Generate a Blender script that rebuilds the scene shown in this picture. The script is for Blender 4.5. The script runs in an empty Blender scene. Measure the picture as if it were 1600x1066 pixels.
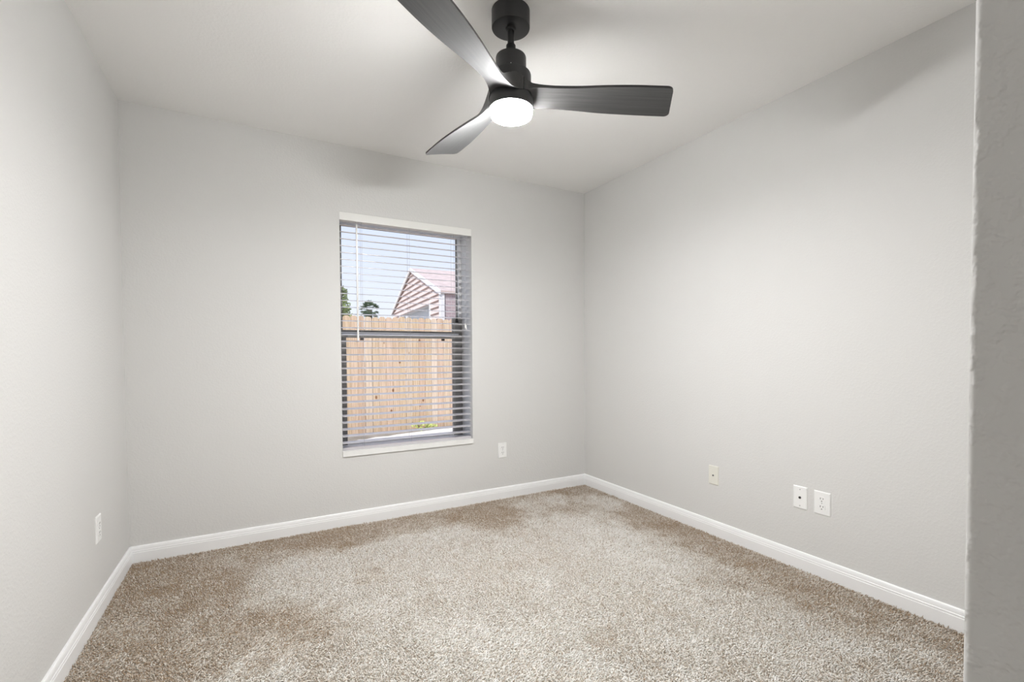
import bpy, bmesh, math, random
import numpy as np
from mathutils import Vector, Matrix

# ------------------------------------------------------------------ camera, sky, sun, exposure
S = bpy.context.scene
COL = S.collection
CAM_F, CAM_YAW, CAM_PITCH, CAM_ROLL, CAM_H = 734.93, .5134, -.0255, -.0052, 1.1045
CX, CY = 813.1, 571.55


def make_camera():
    cy, sy, cp, sp = math.cos(CAM_YAW), math.sin(CAM_YAW), math.cos(CAM_PITCH), math.sin(CAM_PITCH)
    F = Vector((sy * cp, cy * cp, sp))
    R = Vector((cy, -sy, 0))
    U = R.cross(F)
    R2 = R * math.cos(CAM_ROLL) + U * math.sin(CAM_ROLL)
    U2 = -R * math.sin(CAM_ROLL) + U * math.cos(CAM_ROLL)
    cam = bpy.data.cameras.new('camera')
    o = bpy.data.objects.new('camera', cam)
    COL.objects.link(o)
    m = Matrix((R2, U2, -F)).transposed().to_4x4()
    m.translation = Vector((0, 0, CAM_H))
    o.matrix_world = m
    cam.sensor_width = 36
    cam.lens = CAM_F / 1600 * 36
    cam.shift_x = (800 - CX) / 1600
    cam.shift_y = (CY - 533) / 1600
    cam.clip_start = .02
    cam.clip_end = 300
    S.camera = o


make_camera()
S.view_settings.view_transform = 'Standard'
S.view_settings.look = 'None'
S.view_settings.gamma = 1
S.view_settings.use_curve_mapping = False
S.view_settings.exposure = -0.03

W = bpy.data.worlds.new('sky')
S.world = W
W.use_nodes = True
wn, wl = W.node_tree.nodes, W.node_tree.links
wn.clear()
wout = wn.new('ShaderNodeOutputWorld')
wbg = wn.new('ShaderNodeBackground')
wramp = wn.new('ShaderNodeValToRGB')
wsep = wn.new('ShaderNodeSeparateXYZ')
wtc = wn.new('ShaderNodeTexCoord')
wl.new(wtc.outputs['Generated'], wsep.inputs[0])
wl.new(wsep.outputs['Z'], wramp.inputs[0])
wl.new(wramp.outputs[0], wbg.inputs[0])
wl.new(wbg.outputs[0], wout.inputs[0])
wramp.color_ramp.elements[0].position = 0
wramp.color_ramp.elements[0].color = (.93, .95, 1.0, 1)
wramp.color_ramp.elements[1].position = .45
wramp.color_ramp.elements[1].color = (.60, .71, 1.0, 1)
wbg.inputs[1].default_value = 1.12

sun = bpy.data.lights.new('sun', 'SUN')
sun.energy = 3.4
sun.angle = .01
sun.color = (1, .95, .88)
sun_o = bpy.data.objects.new('sun', sun)
COL.objects.link(sun_o)
sun_o.rotation_euler = Vector((0.60, 0.42, -0.68)).to_track_quat('-Z', 'Y').to_euler()
LENS_STRENGTH = 580.0

# added fill lamp in the unseen hallway, brightening the room through the doorway
hall = bpy.data.lights.new('hall_fill', 'AREA')
hall.shape = 'RECTANGLE'
hall.size, hall.size_y = 1.7, 2.1
hall.energy = 19
hall.color = (1, .98, .95)
hall_o = bpy.data.objects.new('hall_fill', hall)
COL.objects.link(hall_o)
hall_o.location = (-.1, -3.1, 1.2)
hall_o.rotation_euler = Vector((0, 1, .1)).to_track_quat('-Z', 'Y').to_euler()

# ------------------------------------------------------------------ room measures (metres)
XL, XR, D, H = -.602, 2.422, 3.193, 2.44
WX0, WX1, WZ0, WZ1 = .482, 1.394, .445, 2.018
WT = .30                                   # thickness of the window wall
JX, JY = .45, .1385                        # corner beside the camera
YB = -1.15                                 # back of the entry nook

random.seed(4)
rng = np.random.default_rng(5)


# ------------------------------------------------------------------ helpers
def tag(o, label=None, cat=None, group=None, kind=None):
    if label: o['label'] = label
    if cat: o['category'] = cat
    if group: o['group'] = group
    if kind: o['kind'] = kind
    return o


def empty(name, loc, label=None, cat=None, group=None, kind=None):
    o = bpy.data.objects.new(name, None)
    o.empty_display_size = .05
    COL.objects.link(o)
    o.location = loc
    return tag(o, label, cat, group, kind)


def link(name, me, mat, parent=None, smooth=False):
    o = bpy.data.objects.new(name, me)
    COL.objects.link(o)
    if mat:
        me.materials.append(mat)
    if smooth:
        for p in me.polygons:
            p.use_smooth = True
    if parent:
        o.parent = parent
        # geometry is written in world coordinates, so undo the parent's offset
        o.matrix_parent_inverse = Matrix.Translation(-parent_world(parent))
    return o


def parent_world(o):
    # a mesh parent already stands at the world origin
    return o.location.copy() if o.type == 'EMPTY' else Vector((0, 0, 0))


def obj(name, bm, mat, parent=None, smooth=False, bevel=0, seg=2):
    if bevel:
        es = [e for e in bm.edges if len(e.link_faces) == 2 and e.calc_face_angle(0) > .5]
        bmesh.ops.bevel(bm, geom=es, offset=bevel, segments=seg, profile=.5, affect='EDGES', clamp_overlap=True)
    bmesh.ops.recalc_face_normals(bm, faces=bm.faces)
    me = bpy.data.meshes.new(name)
    bm.to_mesh(me)
    bm.free()
    o = link(name, me, mat, parent)
    if smooth:
        for p in me.polygons:
            p.use_smooth = True
        me.set_sharp_from_angle(angle=math.radians(38))
    return o


def NB():
    return bmesh.new()


def box(bm, x0, x1, y0, y1, z0, z1):
    vs = [bm.verts.new(c) for c in ((x0, y0, z0), (x1, y0, z0), (x1, y1, z0), (x0, y1, z0),
                                    (x0, y0, z1), (x1, y0, z1), (x1, y1, z1), (x0, y1, z1))]
    for f in ((0, 3, 2, 1), (4, 5, 6, 7), (0, 1, 5, 4), (1, 2, 6, 5), (2, 3, 7, 6), (3, 0, 4, 7)):
        bm.faces.new([vs[i] for i in f])
    return vs


def lathe(bm, prof, cx, cy, n=64):
    """prof: list of (r, z); r==0 closes the end."""
    rings = []
    for r, z in prof:
        if r < 1e-6:
            rings.append([bm.verts.new((cx, cy, z))])
        else:
            rings.append([bm.verts.new((cx + r * math.cos(2 * math.pi * k / n), cy + r * math.sin(2 * math.pi * k / n), z)) for k in range(n)])
    for a, b in zip(rings[:-1], rings[1:]):
        for k in range(n):
            k2 = (k + 1) % n
            if len(a) == 1 and len(b) == 1:
                continue
            if len(a) == 1:
                bm.faces.new((a[0], b[k], b[k2]))
            elif len(b) == 1:
                bm.faces.new((a[k], b[0], a[k2]))
            else:
                bm.faces.new((a[k], b[k], b[k2], a[k2]))


def tube(bm, pts, r, n=8):
    pts = [Vector(p) for p in pts]
    rings = []
    for i, p in enumerate(pts):
        d = (pts[min(i + 1, len(pts) - 1)] - pts[max(i - 1, 0)]).normalized()
        a = d.orthogonal().normalized()
        if abs(d.z) > .9:
            a = Vector((1, 0, 0)) - d * d.x
            a.normalize()
        b = d.cross(a)
        rr = r[i] if isinstance(r, (list, tuple)) else r
        rings.append([bm.verts.new(p + (a * math.cos(2 * math.pi * k / n) + b * math.sin(2 * math.pi * k / n)) * rr) for k in range(n)])
    for A, B in zip(rings[:-1], rings[1:]):
        for k in range(n):
            bm.faces.new((A[k], A[(k + 1) % n], B[(k + 1) % n], B[k]))
    bm.faces.new(rings[0][::-1])
    bm.faces.new(rings[-1])


def prism(bm, poly, axis, a0, a1):
    """poly: 2D points; extruded along axis ('x': (y,z) points; 'y': (x,z) points; 'z': (x,y) points)."""
    def P(u, v, w):
        return {'x': (w, u, v), 'y': (u, w, v), 'z': (u, v, w)}[axis]
    A = [bm.verts.new(P(u, v, a0)) for u, v in poly]
    B = [bm.verts.new(P(u, v, a1)) for u, v in poly]
    bm.faces.new(A)
    bm.faces.new(B[::-1])
    n = len(poly)
    for k in range(n):
        bm.faces.new((A[k], A[(k + 1) % n], B[(k + 1) % n], B[k]))


# ------------------------------------------------------------------ materials
def mat(name, rgb=(.5, .5, .5), rough=.5, spec=.5, metal=0, bump=None, var=None, coat=0):
    """bump: (scale, strength, distance, detail); var: (scale, amount)"""
    m = bpy.data.materials.new(name)
    m.use_nodes = True
    n, l = m.node_tree.nodes, m.node_tree.links
    b = n['Principled BSDF']
    b.inputs['Base Color'].default_value = (*rgb, 1)
    b.inputs['Roughness'].default_value = rough
    b.inputs['Specular IOR Level'].default_value = spec
    b.inputs['Metallic'].default_value = metal
    b.inputs['Coat Weight'].default_value = coat
    tc = n.new('ShaderNodeTexCoord')
    if var:
        t = n.new('ShaderNodeTexNoise')
        t.inputs['Scale'].default_value = var[0]
        t.inputs['Detail'].default_value = 4
        l.new(tc.outputs['Object'], t.inputs['Vector'])
        r = n.new('ShaderNodeValToRGB')
        a = var[1]
        r.color_ramp.elements[0].position = .3
        r.color_ramp.elements[1].position = .7
        r.color_ramp.elements[0].color = (*[c * (1 - a) for c in rgb], 1)
        r.color_ramp.elements[1].color = (*[min(1, c * (1 + a)) for c in rgb], 1)
        l.new(t.outputs['Fac'], r.inputs[0])
        l.new(r.outputs[0], b.inputs['Base Color'])
    if bump:
        t = n.new('ShaderNodeTexNoise')
        t.inputs['Scale'].default_value = bump[0]
        t.inputs['Detail'].default_value = bump[3]
        l.new(tc.outputs['Object'], t.inputs['Vector'])
        bp = n.new('ShaderNodeBump')
        bp.inputs['Strength'].default_value = bump[1]
        bp.inputs['Distance'].default_value = bump[2]
        l.new(t.outputs['Fac'], bp.inputs['Height'])
        l.new(bp.outputs[0], b.inputs['Normal'])
    return m


def wall_mat(name, rgb, scale=95, dist=.0007, strength=.4, rough=.75):
    """painted drywall with a sprayed orange-peel texture"""
    m = bpy.data.materials.new(name)
    m.use_nodes = True
    n, l = m.node_tree.nodes, m.node_tree.links
    b = n['Principled BSDF']
    b.inputs['Base Color'].default_value = (*rgb, 1)
    b.inputs['Roughness'].default_value = rough
    b.inputs['Specular IOR Level'].default_value = .3
    tc = n.new('ShaderNodeTexCoord')
    t = n.new('ShaderNodeTexNoise')
    t.inputs['Scale'].default_value = scale
    t.inputs['Detail'].default_value = 2.5
    t.inputs['Roughness'].default_value = .55
    l.new(tc.outputs['Object'], t.inputs['Vector'])
    r = n.new('ShaderNodeMapRange')
    r.inputs['From Min'].default_value = .42
    r.inputs['From Max'].default_value = .66
    r.interpolation_type = 'SMOOTHSTEP'
    l.new(t.outputs['Fac'], r.inputs['Value'])
    bp = n.new('ShaderNodeBump')
    bp.inputs['Strength'].default_value = strength
    bp.inputs['Distance'].default_value = dist
    l.new(r.outputs[0], bp.inputs['Height'])
    l.new(bp.outputs[0], b.inputs['Normal'])
    return m


M_WALL = wall_mat('wall_paint', (.72, .715, .70))
M_CEIL = wall_mat('ceiling_paint', (.92, .915, .90), scale=80, dist=.0008, strength=.35, rough=.85)
M_TRIM = mat('trim_white', (.95, .955, .96), .35, .5)
M_PLATE = mat('plate_white', (.92, .92, .91), .35, .5)
M_CREAM = mat('plate_cream', (.80, .79, .715), .4, .5)
M_SLOT = mat('slot_dark', (.03, .03, .03), .5)
M_STEEL = mat('steel', (.6, .6, .6), .35, .5, 1)
M_FANMETAL = mat('fan_black_metal', (.018, .018, .019), .42, .5, bump=(900, .15, .0003, 2))
M_SLAT = mat('slat_vinyl', (.58, .56, .58), .28, .6)
M_WAND = mat('wand_plastic', (.92, .92, .90), .2, .5)
M_CORD = mat('cord', (.45, .45, .47), .8)
M_FRAME = mat('window_frame_paint', (.24, .235, .225), .4, .5)
M_RAILGLINT = mat('window_rail_glint', (.80, .82, .86), .25, .5)  # pale colour standing in for the glint along the meeting rail
M_SILL = mat('sill_marble', (.88, .88, .86), .25, .5, var=(14, .04))


def blade_mat():
    m = bpy.data.materials.new('blade_black_wood')
    m.use_nodes = True
    n, l = m.node_tree.nodes, m.node_tree.links
    b = n['Principled BSDF']
    tc = n.new('ShaderNodeTexCoord')
    mp = n.new('ShaderNodeMapping')
    mp.inputs['Scale'].default_value = (3, 70, 20)
    l.new(tc.outputs['Object'], mp.inputs[0])
    t = n.new('ShaderNodeTexNoise')
    t.inputs['Scale'].default_value = 1.6
    t.inputs['Detail'].default_value = 8
    l.new(mp.outputs[0], t.inputs['Vector'])
    r = n.new('ShaderNodeValToRGB')
    r.color_ramp.elements[0].position = .3
    r.color_ramp.elements[1].position = .75
    r.color_ramp.elements[0].color = (.018, .018, .018, 1)
    r.color_ramp.elements[1].color = (.045, .044, .043, 1)
    l.new(t.outputs['Fac'], r.inputs[0])
    l.new(r.outputs[0], b.inputs['Base Color'])
    rr = n.new('ShaderNodeMapRange')
    rr.inputs['To Min'].default_value = .42
    rr.inputs['To Max'].default_value = .58
    l.new(t.outputs['Fac'], rr.inputs['Value'])
    l.new(rr.outputs[0], b.inputs['Roughness'])
    b.inputs['IOR'].default_value = 1.45
    b.inputs['Sheen Weight'].default_value = .5
    b.inputs['Sheen Roughness'].default_value = .35
    bp = n.new('ShaderNodeBump')
    bp.inputs['Strength'].default_value = .25
    bp.inputs['Distance'].default_value = .0006
    l.new(t.outputs['Fac'], bp.inputs['Height'])
    l.new(bp.outputs[0], b.inputs['Normal'])
    return m


M_BLADE = blade_mat()


def emit_mat(name, rgb, s):
    m = bpy.data.materials.new(name)
    m.use_nodes = True
    n, l = m.node_tree.nodes, m.node_tree.links
    b = n['Principled BSDF']
    b.inputs['Base Color'].default_value = (.9, .9, .9, 1)
    b.inputs['Emission Color'].default_value = (*rgb, 1)
    b.inputs['Emission Strength'].default_value = s
    return m


M_LENS = emit_mat('frosted_lens_lit', (1, .998, .995), LENS_STRENGTH)
M_LENSRIM = emit_mat('frosted_lens_rim', (1, .998, .995), LENS_STRENGTH * .74)


def glass_mat():
    m = bpy.data.materials.new('window_glass')
    m.use_nodes = True
    n, l = m.node_tree.nodes, m.node_tree.links
    n.clear()
    o = n.new('ShaderNodeOutputMaterial')
    mx = n.new('ShaderNodeMixShader')
    tr = n.new('ShaderNodeBsdfTransparent')
    tr.inputs[0].default_value = (.97, .98, .98, 1)
    gl = n.new('ShaderNodeBsdfGlossy')
    gl.inputs['Roughness'].default_value = .01
    fr = n.new('ShaderNodeFresnel')
    fr.inputs[0].default_value = 1.03
    l.new(fr.outputs[0], mx.inputs[0])
    l.new(tr.outputs[0], mx.inputs[1])
    l.new(gl.outputs[0], mx.inputs[2])
    l.new(mx.outputs[0], o.inputs[0])
    return m


M_GLASS = glass_mat()


def carpet_mat():
    m = bpy.data.materials.new('carpet_yarn')
    m.use_nodes = True
    n, l = m.node_tree.nodes, m.node_tree.links
    b = n['Principled BSDF']
    b.inputs['Roughness'].default_value = .9
    b.inputs['Specular IOR Level'].default_value = .15
    b.inputs['Sheen Weight'].default_value = .2
    at = n.new('ShaderNodeAttribute')
    at.attribute_name = 'fleck'
    r = n.new('ShaderNodeValToRGB')
    e = r.color_ramp.elements
    e[0].position = 0
    e[0].color = (*YARN_DARK, 1)
    e[1].position = 1
    e[1].color = (*YARN_LIGHT, 1)
    k = e.new(.5)
    k.color = (*YARN_MID, 1)
    l.new(at.outputs['Fac'], r.inputs[0])
    l.new(r.outputs[0], b.inputs['Base Color'])
    return m


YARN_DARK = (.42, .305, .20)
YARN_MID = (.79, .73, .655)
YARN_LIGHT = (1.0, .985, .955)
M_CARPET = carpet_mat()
M_BACKING = mat('carpet_backing', (.38, .33, .27), .95)


# ================================================================== THE ROOM
def shell():
    # back wall with the window opening
    bm = NB()
    y0, y1 = D, D + WT
    box(bm, XL - .12, WX0, y0, y1, -.15, H + .1)
    box(bm, WX1, XR + .12, y0, y1, -.15, H + .1)
    box(bm, WX0, WX1, y0, y1, -.15, WZ0)
    box(bm, WX0, WX1, y0, y1, WZ1, H + .1)
    bmesh.ops.remove_doubles(bm, verts=bm.verts, dist=1e-5)
    tag(obj('wall_back', bm, M_WALL), kind='structure')
    bm = NB()
    box(bm, XL - .12, XL, YB - .12, D, -.1, H + .1)
    tag(obj('wall_left', bm, M_WALL), kind='structure')
    bm = NB()
    box(bm, XR, XR + .12, JY - .12, D, -.1, H + .1)
    tag(obj('wall_right', bm, M_WALL), kind='structure')
    # wall beside the camera: an L in plan with a rounded corner bead at (JX, JY)
    bm = NB()
    r = .0065
    poly = [(XR, JY - .12), (XR, JY)]
    for k in range(9):
        a = math.radians(90 + 90 * k / 8)
        poly.append((JX + r + r * math.cos(a), JY - r + r * math.sin(a)))
    poly += [(JX, YB), (JX + .12, YB), (JX + .12, JY - .12)]
    prism(bm, poly, 'z', -.1, H + .1)
    o = tag(obj('wall_front', bm, M_WALLNEAR, smooth=True), kind='structure')
    bm = NB()
    box(bm, XL, -.53, YB - .12, YB, -.1, H + .1)
    box(bm, .38, JX + .12, YB - .12, YB, -.1, H + .1)
    box(bm, -.53, .38, YB - .12, YB, 2.08, H + .1)
    tag(obj('wall_entry', bm, M_WALL), kind='structure')
    bm = NB()
    box(bm, -1.4, -1.3, -3.3, YB - .12, -.1, H + .1)
    box(bm, 1.1, 1.2, -3.3, YB - .12, -.1, H + .1)
    box(bm, -1.3, 1.1, -3.3, -3.2, -.1, H + .1)
    box(bm, -1.3, XL, YB - .24, YB - .12, -.1, H + .1)
    box(bm, JX + .12, 1.1, YB - .24, YB - .12, -.1, H + .1)
    tag(obj('wall_hall', bm, M_WALL), kind='structure')
    bm = NB()
    box(bm, XL, XR, YB, D, H, H + .1)
    box(bm, -1.3, 1.1, -3.2, YB, H, H + .1)
    tag(obj('ceiling', bm, M_CEIL), kind='structure')


M_WALLNEAR = wall_mat('wall_paint_near', (.72, .715, .70), scale=70, dist=.0024, strength=.5)
shell()


def carpet():
    """the floor slab, and the pile as short bent yarn tufts"""
    bm = NB()
    box(bm, XL, XR, JY, D, -.1, -.009)
    box(bm, XL, JX, YB, JY, -.1, -.009)
    box(bm, -1.3, 1.1, -3.2, YB, -.1, -.009)
    tag(obj('floor', bm, M_BACKING), kind='structure')

    st = PILE_STEP
    xs = np.arange(XL + .017, XR - .017, st)
    ys = np.arange(JY + .019, D - .017, st)
    X, Y = np.meshgrid(xs, ys, indexing='ij')
    nx, ny = X.shape

    def field(cell, seed):
        """smooth random field, about unit deviation, with features of `cell` metres"""
        g = np.random.default_rng(seed)
        gx, gy = int((xs[-1] - xs[0]) / cell) + 4, int((ys[-1] - ys[0]) / cell) + 4
        G = g.standard_normal((gx, gy))
        u, v = (X - xs[0]) / cell + .5, (Y - ys[0]) / cell + .5
        i, j = u.astype(int), v.astype(int)
        fu, fv = u - i, v - j
        fu, fv = fu * fu * (3 - 2 * fu), fv * fv * (3 - 2 * fv)
        return (G[i, j] * (1 - fu) * (1 - fv) + G[i + 1, j] * fu * (1 - fv) + G[i, j + 1] * (1 - fu) * fv + G[i + 1, j + 1] * fu * fv) * 1.35

    big = field(.55, 1) * .6 + field(.24, 2) * .5
    small = field(.07, 3)
    tiny = field(.022, 4)
    lay = big * .8 + small * .45 + .25 * tiny        # which way the pile lies

    # light falloff painted into the yarn: paler mid-room, over carpet browner near the walls
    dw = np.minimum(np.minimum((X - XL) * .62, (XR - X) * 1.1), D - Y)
    tone_falloff = np.clip((dw + .16 * field(.3, 6) + .06 * field(.06, 7) - .08) / .62, 0, 1)
    tone_falloff = tone_falloff * tone_falloff * (3 - 2 * tone_falloff)

    scuff = np.clip((field(.12, 8) + .35 * field(.03, 9) - 1.15) / 1.0, 0, 1)
    keep = ~((X > JX - .005) & (Y < JY + .005))
    X = X[keep] + rng.uniform(-.5, .5, keep.sum()) * st
    Y = Y[keep] + rng.uniform(-.5, .5, keep.sum()) * st
    lay, tone_falloff, tiny, small, scuff = lay[keep], tone_falloff[keep], tiny[keep], small[keep], scuff[keep]
    N = len(X)
    base_az = -2.0 + lay * .9
    az = base_az + rng.normal(0, 1.0, N)
    lean = np.clip(rng.normal(.75, .3, N) + .15 * lay, .05, 1.35)
    L = rng.uniform(.0095, .0150, N) * (1 + .08 * tiny) * (1 - .15 * scuff)
    az2 = az + rng.normal(0, 1.1, N)
    lean2 = np.clip(lean + rng.normal(.45, .4, N), .1, 1.6)
    d1 = np.stack([np.cos(az) * np.sin(lean), np.sin(az) * np.sin(lean), np.cos(lean)], 1)
    d2 = np.stack([np.cos(az2) * np.sin(lean2), np.sin(az2) * np.sin(lean2), np.cos(lean2)], 1)
    P0 = np.stack([X, Y, np.full(N, -.0095)], 1)
    P1 = P0 + d1 * (L * .6)[:, None]
    P2 = P1 + d2 * (L * .6)[:, None]
    # keep tips off the baseboards
    for P in (P1, P2):
        P[:, 0] = np.clip(P[:, 0], XL + .0165, XR - .0165)
        P[:, 1] = np.minimum(P[:, 1], D - .0165)
    side = np.cross(d1 + d2, np.array([.13, .07, 1.0]))
    side /= np.linalg.norm(side, axis=1)[:, None] + 1e-9
    up = np.cross(side, d1 + d2)
    up /= np.linalg.norm(up, axis=1)[:, None] + 1e-9
    V = np.empty((N, 7, 3), np.float32)
    r0 = rng.uniform(.0012, .0018, N) * st / .005
    for k in range(3):
        a = 2 * math.pi * k / 3 + math.pi / 2
        o = side * math.cos(a) + up * math.sin(a)
        V[:, k] = P0 + o * (r0 * .9)[:, None]
        V[:, 3 + k] = P1 + o * (r0 * 1.15)[:, None]
    V[:, 6] = P2
    quads = np.array([[0, 1, 4, 3], [1, 2, 5, 4], [2, 0, 3, 5]])
    tris = np.array([[3, 4, 6], [4, 5, 6], [5, 3, 6]])
    off = (np.arange(N) * 7)[:, None, None]
    Q = (quads[None] + off).reshape(-1, 4)
    T = (tris[None] + off).reshape(-1, 3)
    me = bpy.data.meshes.new('carpet_pile')
    me.vertices.add(N * 7)
    me.vertices.foreach_set('co', V.ravel())
    nl = Q.size + T.size
    me.loops.add(nl)
    me.loops.foreach_set('vertex_index', np.concatenate([Q.ravel(), T.ravel()]).astype(np.int32))
    me.polygons.add(len(Q) + len(T))
    ls = np.concatenate([np.arange(len(Q)) * 4, Q.size + np.arange(len(T)) * 3]).astype(np.int32)
    me.polygons.foreach_set('loop_start', ls)
    me.polygons.foreach_set('use_smooth', np.ones(len(Q) + len(T), bool))
    me.update(calc_edges=True)
    at = me.attributes.new('fleck', 'FLOAT', 'POINT')
    c = np.clip(.42 + .24 * rng.standard_normal(N) + .50 * (tone_falloff - .42) + .07 * lay - .17 * scuff, 0, 1)
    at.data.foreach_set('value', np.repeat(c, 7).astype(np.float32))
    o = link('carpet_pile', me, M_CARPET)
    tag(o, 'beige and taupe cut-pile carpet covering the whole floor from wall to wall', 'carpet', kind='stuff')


PILE_STEP = .0055
carpet()


def baseboards():
    h = .083
    # (offset from wall, z)
    pr = [(0, -.012), (.015, -.012), (.015, .049), (.0142, .0505), (.0132, .0508), (.0132, .054), (.0138, .0545),
          (.0134, .0595), (.0122, .061), (.0116, .0612), (.0114, .066), (.0100, .074), (.0080, .080), (.0055, h), (0, h)]
    bm = NB()
    prism(bm, [(D - u, v) for u, v in pr], 'x', XL, XR)
    tag(obj('baseboard_back', bm, M_TRIM), kind='structure')
    bm = NB()
    prism(bm, [(XL + u, v) for u, v in pr], 'y', YB, D)
    tag(obj('baseboard_left', bm, M_TRIM), kind='structure')
    bm = NB()
    prism(bm, [(XR - u, v) for u, v in pr], 'y', JY, D)
    tag(obj('baseboard_right', bm, M_TRIM), kind='structure')
    bm = NB()
    prism(bm, [(JY + u, v) for u, v in pr], 'x', JX + .3, XR)
    tag(obj('baseboard_front', bm, M_TRIM), kind='structure')


baseboards()


def entry_doorway():
    """cased opening behind the camera"""
    bm = NB()
    box(bm, -.59, -.52, YB, YB + .015, -.009, 2.14)
    box(bm, .37, .44, YB, YB + .015, -.009, 2.14)
    box(bm, -.52, .37, YB, YB + .015, 2.07, 2.14)
    tag(obj('trim_1', bm, M_TRIM), kind='structure')


entry_doorway()


# ================================================================== THE WINDOW
def window():
    w = empty('window_1', ((WX0 + WX1) / 2, D + .2, WZ0), kind='structure')
    fy0, fy1 = D + .195, D + .27
    # outer frame, pale and thin
    bm = NB()
    t = .020
    zs = WZ0 + .034
    box(bm, WX0, WX0 + t, fy0 + .012, fy1, zs, WZ1)
    box(bm, WX1 - t, WX1, fy0 + .012, fy1, zs, WZ1)
    box(bm, WX0 + t, WX1 - t, fy0 + .012, fy1, WZ1 - .018, WZ1)
    box(bm, WX0 + t, WX1 - t, fy0 + .012, fy1, zs, zs + .012)
    obj('window_frame', bm, M_FRAMEPALE, w, bevel=.002)
    zc = 1.247
    sx0, sx1 = WX0 + t, WX1 - t
    # upper sash, set further out
    bm = NB()
    y0, y1 = fy0 + .040, fy0 + .060
    box(bm, sx0, sx0 + .026, y0, y1, zc, WZ1 - .018)
    box(bm, sx1 - .008, sx1, y0, y1, zc, WZ1 - .018)
    box(bm, sx0 + .026, sx1 - .008, y0, y1, WZ1 - .028, WZ1 - .018)
    box(bm, sx0 + .026, sx1 - .008, y0, y1, zc, zc + .022)
    s = obj('upper_sash', bm, M_FRAME, w, bevel=.0015)
    bm = NB()
    box(bm, sx0 + .004, sx1 - .004, y0 + .008, y0 + .011, zc + .01, WZ1 - .022)
    obj('glass_pane', bm, M_GLASS, s)
    # lower sash, nearer the room
    bm = NB()
    y0, y1 = fy0, fy0 + .028
    zb = zs + .001
    box(bm, WX0 + .001, WX0 + .063, y0, y1, zb, zc + .026)
    box(bm, WX1 - .072, WX1 - .001, y0, y1, zb, 1.385)
    box(bm, WX0 + .063, WX1 - .072, y0, y1, zc - .026, zc + .026)
    s = obj('lower_sash', bm, M_FRAME, w, bevel=.0015)
    bm = NB()
    box(bm, WX0 + .059, WX1 - .066, y0 + .01, y0 + .013, zb + .005, zc - .015)
    obj('glass_pane', bm, M_GLASS, s)
    bm = NB()
    box(bm, WX0 + .03, WX1 - .03, y0 - .007, y0, zc + .002, zc + .013)
    obj('meeting_rail_glint', bm, M_RAILGLINT, s, bevel=.001)
    bm = NB()
    box(bm, WX0 + .063, WX1 - .072, y0, y1, zb, zb + .010)
    obj('bottom_rail', bm, M_FRAMEPALE, s)
    for x in (.648, 1.238):
        bm = NB()
        box(bm, x - .012, x + .012, y0 - .010, y0, zc - .043, zc - .028)
        obj('tilt_latch', bm, M_SLOT, s, bevel=.002)
    x = 1.352
    bm = NB()
    prism(bm, [(x - .011, 1.345), (x + .011, 1.345), (x + .003, 1.382), (x - .003, 1.382)], 'y', y0 - .008, y0)
    obj('sash_stop', bm, M_SLOT, s)
    # marble sill
    bm = NB()
    box(bm, WX0, WX1, D - .010, fy0, WZ0, WZ0 + .034)
    obj('window_sill', bm, M_SILL, w, bevel=.004, seg=3)


M_FRAMEPALE = mat('window_frame_pale', (.80, .80, .80), .4)
window()


def blind():
    b = empty('window_blind', ((WX0 + WX1) / 2, D + .035, WZ1),
              'white horizontal slatted blind with open slats hanging in the window recess', 'blind')
    x0, x1 = WX0 + .006, WX1 - .006
    yc = D + .045
    # valance
    bm = NB()
    box(bm, WX0 + .001, WX1 - .001, D + .000, D + .010, 1.966, WZ1 - .001)
    obj('valance', bm, M_VAL, b, bevel=.002)
    bm = NB()
    box(bm, x0, x1, yc - .024, yc + .024, 1.972, WZ1 - .002)
    obj('headrail', bm, M_VAL, b, bevel=.002)
    # slats
    bm = NB()
    pitch, tilt, half, th = .0443, math.radians(8), .025, .0026
    z = 1.9445
    zs = []
    while z > WZ0 + .075:
        zs.append(z)
        z -= pitch
    for z in zs:
        n = 6
        top, bot = [], []
        for k in range(n + 1):
            u = -half + 2 * half * k / n
            crown = .0022 * (1 - (u / half) ** 2)
            y = yc + u * math.cos(tilt)
            zz = z + u * math.sin(tilt) + crown
            top.append((y, zz + th / 2))
            bot.append((y, zz - th / 2))
        prism(bm, top + bot[::-1], 'x', x0, x1)
    obj('slats', bm, M_SLAT, b)
    bm = NB()
    zb = WZ0 + .0342
    box(bm, x0, x1, yc - .025, yc + .025, zb, zb + .016)
    obj('bottom_rail', bm, M_SLAT, b, bevel=.003)
    for x in (.622, .938, 1.262):
        bm = NB()
        for y in (yc - .0262, yc + .0262):
            tube(bm, [(x, y, zb + .016), (x, y, 1.975)], .0007, 6)
        obj('ladder_cord', bm, M_CORD, b)
    # tilt wand
    bm = NB()
    x, y = .586, D - .002
    tube(bm, [(x, y, 1.945), (x + .001, y, 1.21), (x + .001, y, 1.195)], [.0056, .006, .0064], 6)
    w = obj('tilt_wand', bm, M_WAND, b, smooth=False)
    bm = NB()
    tube(bm, [(x, D + .022, 1.972), (x, D + .008, 1.955), (x, y, 1.945)], .0018, 6)
    obj('wand_hook', bm, M_STEEL, w)
    # lift cords with small tassels
    for k, x in enumerate((1.345, 1.352)):
        bm = NB()
        tube(bm, [(x, D + .012, 1.975), (x, D + .012, 1.33 - .012 * k)], .0009, 6)
        c = obj('lift_cord', bm, M_CORD, b)
        bm = NB()
        lathe(bm, [(0, 1.33 - .012 * k), (.0025, 1.329 - .012 * k), (.0055, 1.30 - .012 * k), (.0055, 1.296 - .012 * k), (0, 1.295 - .012 * k)], x, D + .012, 14)
        obj('cord_tassel', bm, M_WAND, c, smooth=True)


M_VAL = mat('valance_vinyl', (.86, .855, .83), .4)
blind()

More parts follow.
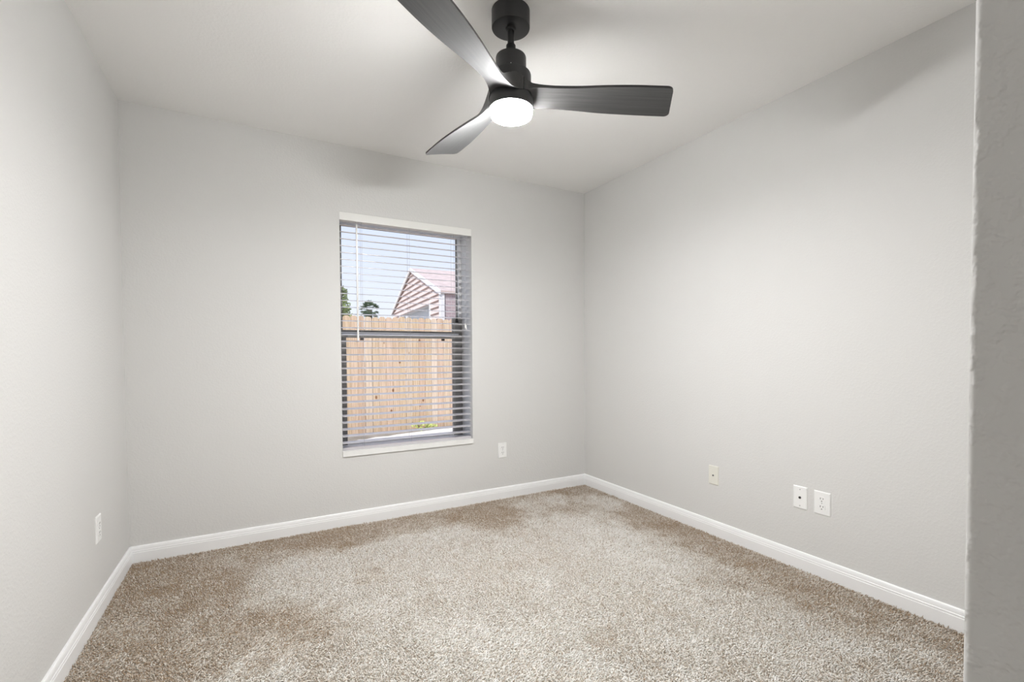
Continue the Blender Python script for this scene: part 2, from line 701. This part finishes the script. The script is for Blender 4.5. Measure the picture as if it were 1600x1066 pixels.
# ================================================================== THE CEILING FAN
FX, FY = .8895, 1.640


def fan():
    f = empty('ceiling_fan', (FX, FY, H), 'black three-blade ceiling fan with a lit round white light', 'ceiling fan')

    def L(name, prof, m, par=f):
        bm = NB()
        lathe(bm, prof, FX, FY, 72)
        return obj(name, bm, m, par, smooth=True)

    L('canopy', [(0, H - .0005), (.072, H - .0005), (.0742, H - .003), (.0742, 2.3735), (.073, 2.3705), (.070, 2.3695), (.021, 2.3695), (0, 2.371)], M_FANMETAL)
    L('downrod', [(0, 2.385), (.0128, 2.385), (.0128, 2.28), (0, 2.28)], M_FANMETAL)
    L('ball_collar', [(0, 2.378), (.0195, 2.376), (.0205, 2.368), (.018, 2.362), (.0135, 2.3605), (0, 2.3605)], M_FANMETAL)
    L('rod_coupling', [(0, 2.308), (.0165, 2.308), (.0185, 2.305), (.0185, 2.292), (.027, 2.280), (.031, 2.266), (.031, 2.2600), (0, 2.2600)], M_FANMETAL)
    m = L('motor_housing', [(0, 2.263), (.052, 2.263), (.0575, 2.261), (.0592, 2.257), (.0592, 2.194), (.057, 2.192), (0, 2.192)], M_FANMETAL)
    L('lower_housing', [(0, 2.195), (.071, 2.195), (.0765, 2.193), (.0782, 2.188), (.0782, 2.148), (0, 2.148)], M_FANMETAL)
    # tiny set screw on the side facing the room
    bm = NB()
    d = Vector((-FX, -FY, 0)).normalized()
    c = Vector((FX, FY, 2.2035)) + d * .0585
    tube(bm, [c, c + d * .002], .0016, 10)
    obj('screw', bm, M_STEEL, m, smooth=True)
    k = L('light_kit', [(0, 2.1200), (.070, 2.1200), (.080, 2.113), (.0845, 2.100), (.0855, 2.085), (.0855, 2.0600), (.0845, 2.0590), (0, 2.0590)], M_FANMETAL)
    L('light_lens', [(0, 2.0595), (.0815, 2.0595), (.0825, 2.058), (.0825, 2.046), (.081, 2.0385), (.078, 2.0325), (.069, 2.0295), (.04, 2.0275), (0, 2.0268)], M_LENS, k)
    ln = [o for o in k.children if o.name.startswith('light_lens')][0]
    ln.data.materials.append(M_LENSRIM)
    for p in ln.data.polygons:
        if p.normal.z > -.45:
            p.material_index = 1

    # blades, each with its share of the carved hub
    sN = np.array([0, .02, .042, .062, .085, .12, .17, .26, .36, .48, .56, .70])
    tw = np.array([0, .0346, .0727, .0625, .0550, .0480, .046, .053, .066, .076, .0775, .078])
    tc = np.array([0, .0346, .0727, .0625, .0550, .0490, .048, .058, .070, .078, .080, .080])
    zw = np.array([2.106, 2.106, 2.106, 2.114, 2.122, 2.127, 2.128, 2.127, 2.127, 2.127, 2.127, 2.127])
    zc = np.array([2.106, 2.106, 2.106, 2.102, 2.099, 2.097, 2.097, 2.098, 2.098, 2.099, 2.099, 2.099])
    th = np.array([.012, .012, .012, .012, .0115, .011, .0105, .0095, .009, .0085, .0085, .0085])

    def pchip(x, X, Y):
        # Catmull-Rom style smooth interpolation
        m_ = np.gradient(Y, X)
        k_ = int(np.clip(np.searchsorted(X, x) - 1, 0, len(X) - 2))
        h_ = X[k_ + 1] - X[k_]
        t_ = (x - X[k_]) / h_
        return ((2 * t_ ** 3 - 3 * t_ ** 2 + 1) * Y[k_] + (t_ ** 3 - 2 * t_ ** 2 + t_) * h_ * m_[k_]
                + (-2 * t_ ** 3 + 3 * t_ ** 2) * Y[k_ + 1] + (t_ ** 3 - t_ ** 2) * h_ * m_[k_ + 1])

    nu, ns = 28, 72

    def smax(u):
        base = .623 + (u + 1) / 2 * .042
        q = max(0, (abs(u) - .74) / .26)
        return base - .024 * (1 - math.sqrt(max(0, 1 - q * q)))

    me = None
    for ang in (-24.9, 95.1, 215.1):
        if me is None:
            bm = NB()
            us = [math.sin(math.pi / 2 * (-1 + 2 * j / nu)) for j in range(nu + 1)]
            top, bot = [], []
            for i in range(ns + 1):
                g = (i / ns) ** 1.25
                rt, rb = [], []
                for u in us:
                    s = max(g * smax(u), .0005)
                    a, c_ = pchip(s, sN, tw), pchip(s, sN, tc)
                    v = (u + 1) / 2
                    t = -a + (a + c_) * v
                    zmid = pchip(s, sN, zw) * (1 - v) + pchip(s, sN, zc) * v
                    T = pchip(s, sN, th)
                    # rounded rim and a light camber
                    fd = min(1, max(0, (s - .05) / .13))
                    fd = 1 - fd * fd * (3 - 2 * fd)
                    e = 1
                    rb.append(bm.verts.new((s, t, zmid - H + .0025 * (1 - u * u) - T * .5)))
                    zt = zmid + .0035 * (1 - u * u) + T * .5
                    zh = 2.147 + (2 * v - 1) * .012 * min(1, max(0, (s - .042) / .035))
                    zt += (max(zh, zt) - zt) * fd
                    rt.append(bm.verts.new((s, t, zt - H)))
                top.append(rt)
                bot.append(rb)
            for i in range(ns):
                for j in range(nu):
                    bm.faces.new((top[i][j], top[i][j + 1], top[i + 1][j + 1], top[i + 1][j]))
                    bm.faces.new((bot[i][j], bot[i + 1][j], bot[i + 1][j + 1], bot[i][j + 1]))
                for j in (0, nu):
                    bm.faces.new((top[i][j], top[i + 1][j], bot[i + 1][j], bot[i][j]))
            for j in range(nu):
                bm.faces.new((top[ns][j], top[ns][j + 1], bot[ns][j + 1], bot[ns][j]))
            bmesh.ops.remove_doubles(bm, verts=bm.verts, dist=1e-5)
            o = obj('blade', bm, M_BLADE, None, smooth=True)
            me = o.data
            o.parent = f
        else:
            o = bpy.data.objects.new('blade', me)
            COL.objects.link(o)
            o.parent = f
        o.rotation_euler = (0, 0, math.radians(ang))


fan()


# ================================================================== WALL PLATES
def plate(kind, wall, pos, z, label, cat, m=None, w=.070, h=.115, group=None):
    """wall: 'back' | 'left' | 'right'. Built in local axes: u right, n out of the wall, z up."""
    m = m or M_PLATE
    if wall == 'back':
        P, U, N = Vector((pos, D, z)), Vector((1, 0, 0)), Vector((0, -1, 0))
    elif wall == 'right':
        P, U, N = Vector((XR, pos, z)), Vector((0, -1, 0)), Vector((-1, 0, 0))
    else:
        P, U, N = Vector((XL, pos, z)), Vector((0, 1, 0)), Vector((1, 0, 0))
    names = {'outlet': 'electrical_outlet', 'cable': 'cable_wall_plate'}
    root = empty(names[kind], P, label, cat, group)
    R = Matrix((U, -N, Vector((0, 0, 1)))).transposed().to_4x4()   # local x=u, y=into wall, z=up

    def done(name, bm, mm, par=root, bevel=0, smooth=False):
        o = obj(name, bm, mm, None, smooth=smooth, bevel=bevel)
        o.data.transform(R)
        o.parent = par
        return o

    bm = NB()
    t = .0055
    prof = []
    A = [(-w / 2, 0, -h / 2), (w / 2, 0, -h / 2), (w / 2, 0, h / 2), (-w / 2, 0, h / 2)]
    i = .004
    B = [(-w / 2 + i, -t, -h / 2 + i), (w / 2 - i, -t, -h / 2 + i), (w / 2 - i, -t, h / 2 - i), (-w / 2 + i, -t, h / 2 - i)]
    C_ = [(-w / 2, -.0025, -h / 2), (w / 2, -.0025, -h / 2), (w / 2, -.0025, h / 2), (-w / 2, -.0025, h / 2)]
    va, vc, vb = [[bm.verts.new(c) for c in X] for X in (A, C_, B)]
    for a, b in ((va, vc), (vc, vb)):
        for k in range(4):
            bm.faces.new((a[k], a[(k + 1) % 4], b[(k + 1) % 4], b[k]))
    bm.faces.new(vb)
    bm.faces.new(va[::-1])
    done('cover_plate', bm, m, bevel=.0008)

    def cyl(name, x, zz, r, y0, y1, mm, par=root, n=16):
        bm = NB()
        tube(bm, [(x, y0, zz), (x, y1, zz)], r, n)
        return done(name, bm, mm, par, smooth=True)

    if kind == 'outlet':
        for s in (-1, 1):
            zc = s * .0195
            bm = NB()
            pts = []
            for k in range(32):
                a = 2 * math.pi * k / 32
                pts.append((.0172 * math.cos(a), max(-.0138, min(.0138, .0172 * math.sin(a))) + zc))
            prism(bm, pts, 'y', -.0075, -.004)
            rc = done('receptacle', bm, m)
            for sx, hh in ((-.0063, .0085), (.0063, .0068)):
                bm = NB()
                box(bm, sx - .0013, sx + .0013, -.0078, -.006, zc + .003 - hh / 2 + .001, zc + .003 + hh / 2 + .001)
                done('blade_slot', bm, M_SLOT, rc)
            cyl('ground_hole', 0, zc - .0085, .0025, -.0078, -.006, M_SLOT, rc)
        cyl('screw', 0, 0, .0028, -.0068, -.004, M_STEEL)
    else:
        cyl('jack_socket', 0, -.001 if m is M_CREAM else 0, .0062, -.0085, -.004, M_STEEL if m is M_CREAM else M_SLOT)
        cyl('jack_hole', 0, -.001 if m is M_CREAM else 0, .0040, -.0092, -.005, M_SLOT)
        if m is not M_CREAM:
            for s in (-1, 1):
                cyl('screw', 0, s * .0415, .0032, -.0068, -.004, M_STEEL)
    return root


plate('outlet', 'back', 1.638, .366, 'white electrical outlet on the back wall, right of the window', 'outlet')
plate('outlet', 'left', 2.640, .362, 'white electrical outlet on the left wall, seen nearly edge-on', 'outlet')
plate('cable', 'right', 1.903, .359, 'cream cable wall plate nearest the far corner on the right wall', 'wall plate', M_CREAM)
plate('cable', 'right', 1.380, .361, 'white cable wall plate with one black hole and two screws', 'wall plate')
plate('outlet', 'right', 1.273, .360, 'white electrical outlet on the right wall beside a white cable plate', 'outlet', w=.078)


# ================================================================== OUTSIDE
GZ = -.15


def fence():
    m = bpy.data.materials.new('cedar_boards')
    m.use_nodes = True
    n, l = m.node_tree.nodes, m.node_tree.links
    b = n['Principled BSDF']
    b.inputs['Roughness'].default_value = .8
    g = n.new('ShaderNodeNewGeometry')
    r = n.new('ShaderNodeValToRGB')
    cr = r.color_ramp
    cr.elements[0].color = (.64, .44, .29, 1)
    cr.elements[1].color = (.82, .66, .51, 1)
    e = cr.elements.new(.35); e.color = (.76, .56, .41, 1)
    e = cr.elements.new(.7); e.color = (.72, .54, .36, 1)
    l.new(g.outputs['Random Per Island'], r.inputs[0])
    tc = n.new('ShaderNodeTexCoord')
    mp = n.new('ShaderNodeMapping')
    mp.inputs['Scale'].default_value = (30, 30, 1.4)
    l.new(tc.outputs['Object'], mp.inputs[0])
    t = n.new('ShaderNodeTexNoise')
    t.inputs['Scale'].default_value = 2
    t.inputs['Detail'].default_value = 5
    l.new(mp.outputs[0], t.inputs['Vector'])
    r2 = n.new('ShaderNodeValToRGB')
    r2.color_ramp.elements[0].color = (.72, .66, .6, 1)
    r2.color_ramp.elements[0].position = .3
    r2.color_ramp.elements[1].color = (1, 1, 1, 1)
    r2.color_ramp.elements[1].position = .6
    l.new(t.outputs['Fac'], r2.inputs[0])
    # knots
    v = n.new('ShaderNodeTexVoronoi')
    v.inputs['Scale'].default_value = 1
    mp2 = n.new('ShaderNodeMapping')
    mp2.inputs['Scale'].default_value = (5.5, 5.5, 3.4)
    l.new(tc.outputs['Object'], mp2.inputs[0])
    l.new(mp2.outputs[0], v.inputs['Vector'])
    r3 = n.new('ShaderNodeValToRGB')
    r3.color_ramp.elements[0].color = (.42, .27, .18, 1)
    r3.color_ramp.elements[0].position = .07
    r3.color_ramp.elements[1].color = (1, 1, 1, 1)
    r3.color_ramp.elements[1].position = .12
    l.new(v.outputs['Distance'], r3.inputs[0])
    x1 = n.new('ShaderNodeMix'); x1.data_type = 'RGBA'; x1.blend_type = 'MULTIPLY'; x1.inputs[0].default_value = 1
    x2 = n.new('ShaderNodeMix'); x2.data_type = 'RGBA'; x2.blend_type = 'MULTIPLY'; x2.inputs[0].default_value = 1
    l.new(r.outputs[0], x1.inputs[6]); l.new(r2.outputs[0], x1.inputs[7])
    l.new(x1.outputs[2], x2.inputs[6]); l.new(r3.outputs[0], x2.inputs[7])
    l.new(x2.outputs[2], b.inputs['Base Color'])

    f = empty('wooden_fence', (2, 7.7, GZ), 'light brown wooden privacy fence with rounded picket tops behind the window', 'fence')
    x = -1.6
    Y = 7.7
    bm = NB()
    k = 0
    while x < 5.6:
        w = .104 + random.uniform(-.004, .004)
        zt = 1.712 - .004 * (x - 1.2) + random.uniform(-.012, .012)
        y = Y + random.uniform(-.003, .003)
        c = w * .28
        poly = [(x, GZ), (x + w, GZ), (x + w, zt - c * 1.1), (x + w - c * .35, zt - c * .4), (x + w - c, zt), (x + c, zt), (x + c * .35, zt - c * .4), (x, zt - c * 1.1)]
        prism(bm, poly, 'y', y, y + .017)
        x += w + random.choice((.003, .004, .004, .009))
        k += 1
    obj('picket_panel', bm, m, f)
    for z in (.1, .78, 1.42):
        bm = NB()
        box(bm, -1.6, 5.6, Y + .021, Y + .059, z - .045, z + .045)
        obj('rail', bm, m, f)
    for xx in (-1.2, 1.2, 3.6):
        bm = NB()
        box(bm, xx - .045, xx + .045, Y + .06, Y + .15, GZ, 1.6)
        obj('fence_post', bm, m, f)


fence()


def cam_ground(px, depth, z):
    """world point at a given forward depth along the camera's level axis, used once to site the far things"""
    u = (px - CX) / CAM_F * depth
    c, s = math.cos(CAM_YAW), math.sin(CAM_YAW)
    return Vector((s * depth + c * u, c * depth - s * u, z))


def house():
    near = Vector((3.51, 9.55, 0)); far = Vector((3.99, 15.48, 0))
    g = (far - near); Lg = g.length; g.normalize()
    q = Vector((g.y, -g.x, 0))           # away to the right, along the ridge
    if q.x < 0: q = -q
    eave, rise, LR = 2.45, .95, 9.0
    hgt = empty('neighbor_house', near + Vector((0, 0, GZ)), 'pale pink lap-sided house gable with light shingle roof beyond the fence', 'house')

    def P(a, b_, z):
        return near + g * a + q * b_ + Vector((0, 0, z))

    def solid(bm, pts, dvec):
        A = [bm.verts.new(p) for p in pts]
        B = [bm.verts.new(p + dvec) for p in pts]
        bm.faces.new(A); bm.faces.new(B[::-1])
        for k in range(len(pts)):
            bm.faces.new((A[k], A[(k + 1) % len(pts)], B[(k + 1) % len(pts)], B[k]))

    # gable wall with real lapped boards
    bm = NB()
    ex = .135
    z = GZ
    a0d, a1d, dz = .95, 4.8, 2.33     # garage opening along the gable
    while z < eave + rise:
        z2 = z + ex
        def lim(zz):
            if zz <= eave: return 0, Lg
            k = (zz - eave) / rise
            return Lg / 2 * k, Lg - Lg / 2 * k
        segs = []
        l0, l1 = lim(z); m0, m1 = lim(min(z2, eave + rise))
        if z2 <= dz:
            segs = [((l0, m0), (a0d, a0d)), ((a1d, a1d), (l1, m1))]
        elif l1 > l0:
            segs = [((l0, m0), (l1, m1))]
        for (s0, s0b), (s1, s1b) in segs:
            o1, o2 = -.055, -.004
            zt = min(z2, eave + rise)
            pts = [P(s0, o1, z), P(s1, o1, z), P(s1b, o2, zt), P(s0b, o2, zt)]
            back = [P(s0, .05, z), P(s1, .05, z), P(s1b, .05, zt), P(s0b, .05, zt)]
            A = [bm.verts.new(p) for p in pts]; B = [bm.verts.new(p) for p in back]
            try:
                bm.faces.new(A); bm.faces.new(B[::-1])
                for k in range(4):
                    bm.faces.new((A[k], A[(k + 1) % 4], B[(k + 1) % 4], B[k]))
            except ValueError:
                pass
        z = z2
    obj('gable_wall', bm, M_SIDING, hgt)
    bm = NB()
    solid(bm, [P(0, 0, GZ), P(0, LR, GZ), P(0, LR, eave), P(0, 0, eave)], g * .12)
    obj('side_wall', bm, M_BRICK, hgt)
    bm = NB()
    solid(bm, [P(-.03, -.06, GZ), P(.14, -.06, GZ), P(.14, -.06, eave - .05), P(-.03, -.06, eave - .05)], q * .08)
    obj('corner_trim', bm, M_HTRIM, hgt)
    bm = NB()
    solid(bm, [P(Lg - .14, -.06, GZ), P(Lg, -.06, GZ), P(Lg, -.06, eave - .05), P(Lg - .14, -.06, eave - .05)], q * .08)
    obj('corner_trim', bm, M_HTRIM, hgt)
    # garage door with frame
    bm = NB()
    n_ = 4
    for k in range(n_):
        za, zb = GZ + .0 + (dz + .15) * k / n_, GZ + (dz + .15) * (k + 1) / n_ - .015
        solid(bm, [P(a0d + .08, .22, za), P(a1d - .08, .22, za), P(a1d - .08, .22, zb), P(a0d + .08, .22, zb)], q * .04)
    gd = obj('garage_door', bm, M_GARAGE, hgt)
    bm = NB()
    for a, b_ in ((a0d - .0, a0d + .10), (a1d - .10, a1d)):
        solid(bm, [P(a, -.05, GZ), P(b_, -.05, GZ), P(b_, -.05, dz + .02), P(a, -.05, dz + .02)], q * .18)
    solid(bm, [P(a0d, .04, dz - .03), P(a1d, .04, dz - .03), P(a1d, .04, dz + .02), P(a0d, .04, dz + .02)], q * .18)
    obj('garage_frame', bm, M_HTRIM, gd)
    # roof slabs with overhang
    ov = .07
    k = rise / (Lg / 2)
    for side in (0, 1):
        bm = NB()
        def A_(t):   # t: distance from ridge down the slope
            return (Lg / 2 - t) if side == 0 else (Lg / 2 + t)
        te = Lg / 2 + .06
        pts = [P(A_(0), -ov, eave + rise - .04), P(A_(te), -ov, eave - .06 * k - .04), P(A_(te), LR, eave - .06 * k - .04), P(A_(0), LR, eave + rise - .04)]
        solid(bm, pts, Vector((0, 0, .06)))
        obj('roof_slope', bm, M_SHINGLE, hgt)
        bm = NB()
        pts = [P(A_(0), -ov - .03, eave + rise - .07), P(A_(te), -ov - .03, eave - .06 * k - .07), P(A_(te), -ov - .03, eave - .06 * k + .03), P(A_(0), -ov - .03, eave + rise + .03)]
        solid(bm, pts, q * .03)
        obj('rake_board', bm, M_HTRIM, hgt)


M_SIDING = mat('siding_pink', (.80, .67, .63), .8)
M_HTRIM = mat('house_trim', (.88, .86, .86), .7)
M_SHINGLE = mat('roof_shingle', (.66, .53, .49), .9, var=(6, .12))
M_GARAGE = mat('garage_door_paint', (.80, .84, .90), .6)


def brick_mat():
    m = bpy.data.materials.new('brick_wall')
    m.use_nodes = True
    n, l = m.node_tree.nodes, m.node_tree.links
    b = n['Principled BSDF']
    b.inputs['Roughness'].default_value = .9
    t = n.new('ShaderNodeTexBrick')
    tc = n.new('ShaderNodeTexCoord')
    mp = n.new('ShaderNodeMapping')
    mp.inputs['Rotation'].default_value = (math.radians(90), 0, 0)
    l.new(tc.outputs['Object'], mp.inputs[0])
    l.new(mp.outputs[0], t.inputs['Vector'])
    t.inputs['Scale'].default_value = 4
    t.inputs['Color1'].default_value = (.55, .43, .43, 1)
    t.inputs['Color2'].default_value = (.46, .36, .38, 1)
    t.inputs['Mortar'].default_value = (.68, .60, .60, 1)
    l.new(t.outputs['Color'], b.inputs['Base Color'])
    return m


M_BRICK = brick_mat()
house()


def leaf_cloud(bm, c, rad, n, size, squash=1.0):
    for _ in range(n):
        while True:
            v = Vector((random.uniform(-1, 1), random.uniform(-1, 1), random.uniform(-1, 1)))
            if .25 < v.length < 1:
                break
        p = Vector(c) + Vector((v.x * rad, v.y * rad, v.z * rad * squash))
        a = Vector((random.gauss(0, 1), random.gauss(0, 1), random.gauss(0, 1))).normalized()
        b = a.orthogonal().normalized()
        s = size * random.uniform(.6, 1.3)
        vs = [bm.verts.new(p + a * s), bm.verts.new(p + b * s * .45), bm.verts.new(p - a * s), bm.verts.new(p - b * s * .45)]
        bm.faces.new(vs)


M_LEAF = mat('leaf_yellow_green', (.33, .38, .17), .7, var=(1.5, .35))
M_PALM = mat('palm_leaf', (.20, .26, .17), .7, var=(1.5, .3))
M_BARK = mat('bark', (.22, .17, .13), .9)
M_GROUND = mat('ground_soil_grass', (.30, .27, .23), .95, var=(3, .25), bump=(20, .4, .02, 4))


def outside_plants():
    # broadleaf tree at the left edge of the window view
    b = cam_ground(531, 24, GZ)
    t = empty('leafy_tree', b, 'yellow-green leafy tree at the left edge of the window view', 'tree')
    bm = NB()
    tube(bm, [b, b + Vector((0, 0, 1.6)), b + Vector((.1, 0, 2.6))], [.18, .14, .08], 10)
    obj('trunk', bm, M_BARK, t, smooth=True)
    bm = NB()
    for dx, dz, r in ((0, 4.3, .45), (.05, 3.7, .5), (-.5, 3.9, .7), (.2, 3.1, .5), (-.4, 2.9, .8), (.55, 2.75, .4), (.95, 2.55, .3), (.1, 2.4, .6)):
        q = b + Vector((math.cos(CAM_YAW) * dx, -math.sin(CAM_YAW) * dx, dz - GZ * 0))
        leaf_cloud(bm, q, r, 260, .13)
    obj('foliage', bm, M_LEAF, t)
    # round-headed palm
    b = cam_ground(579, 30, GZ)
    t = empty('palm_tree', b, 'round-headed palm tree showing above the fence beside the house', 'palm tree')
    bm = NB()
    top = b + Vector((0, 0, 4.1))
    tube(bm, [b, b + Vector((.03, 0, 1.8)), top], [.2, .16, .14], 10)
    obj('trunk', bm, M_BARK, t, smooth=True)
    bm = NB()
    for k in range(90):
        az = random.uniform(0, 2 * math.pi)
        el = random.uniform(-.9, 1.5)
        d = Vector((math.cos(az) * math.cos(el), math.sin(az) * math.cos(el), math.sin(el)))
        side = d.cross(Vector((0, 0, 1)))
        if side.length < .05: side = Vector((1, 0, 0))
        side.normalize()
        up = side.cross(d).normalized()
        L = random.uniform(.34, .45)
        c = top + d * L
        # fan of narrow leaflets at the end of a short stem
        for j in range(9):
            a = math.radians(-75 + 150 * j / 8)
            v = (d * math.cos(a) + side * math.sin(a)) * random.uniform(.22, .30)
            w = up * .004 + side * math.cos(a) * .018 - d * math.sin(a) * .018
            tip = c + v - Vector((0, 0, .05))
            bm.faces.new([bm.verts.new(c - w * .4), bm.verts.new(c + v * .5 - w), bm.verts.new(tip), bm.verts.new(c + v * .5 + w), bm.verts.new(c + w * .4)])
    obj('frond_crown', bm, M_PALM, t)
    # low bright plant at the foot of the fence
    b = Vector((2.36, 7.5, GZ))
    t = empty('low_shrub', b, 'small yellow-green plant at the foot of the wooden fence', 'shrub')
    bm = NB()
    leaf_cloud(bm, b + Vector((0, 0, .08)), .16, 90, .03, .5)
    leaf_cloud(bm, b + Vector((.16, -.03, .06)), .10, 50, .03, .5)
    obj('foliage', bm, M_SHRUB, t)
    bm = NB()
    for k in range(5):
        tube(bm, [b, b + Vector((random.uniform(-.1, .15), random.uniform(-.05, .05), .1))], .004, 5)
    obj('stem', bm, M_BARK, t)


M_PATH = mat('pale_gravel', (.86, .84, .82), .95, var=(9, .06))
M_SHRUB = mat('shrub_leaf', (.55, .62, .18), .6, var=(8, .3))
outside_plants()

bm = NB()
box(bm, -40, 60, D + WT, 90, GZ - .2, GZ)
tag(obj('ground', bm, M_GROUND), kind='structure')
bm = NB()
prism(bm, [(-3, 4.2), (6, 4.2), (6, 7.5), (3.4, 7.58), (2.9, 7.52), (2.4, 7.38), (1.9, 7.27), (1.75, 7.2), (1.55, 7.2), (1.4, 7.1), (1.3, 7.12), (1.0, 6.85), (-3, 6.6)], 'z', GZ, GZ + .012)
tag(obj('path', bm, M_PATH), kind='structure')
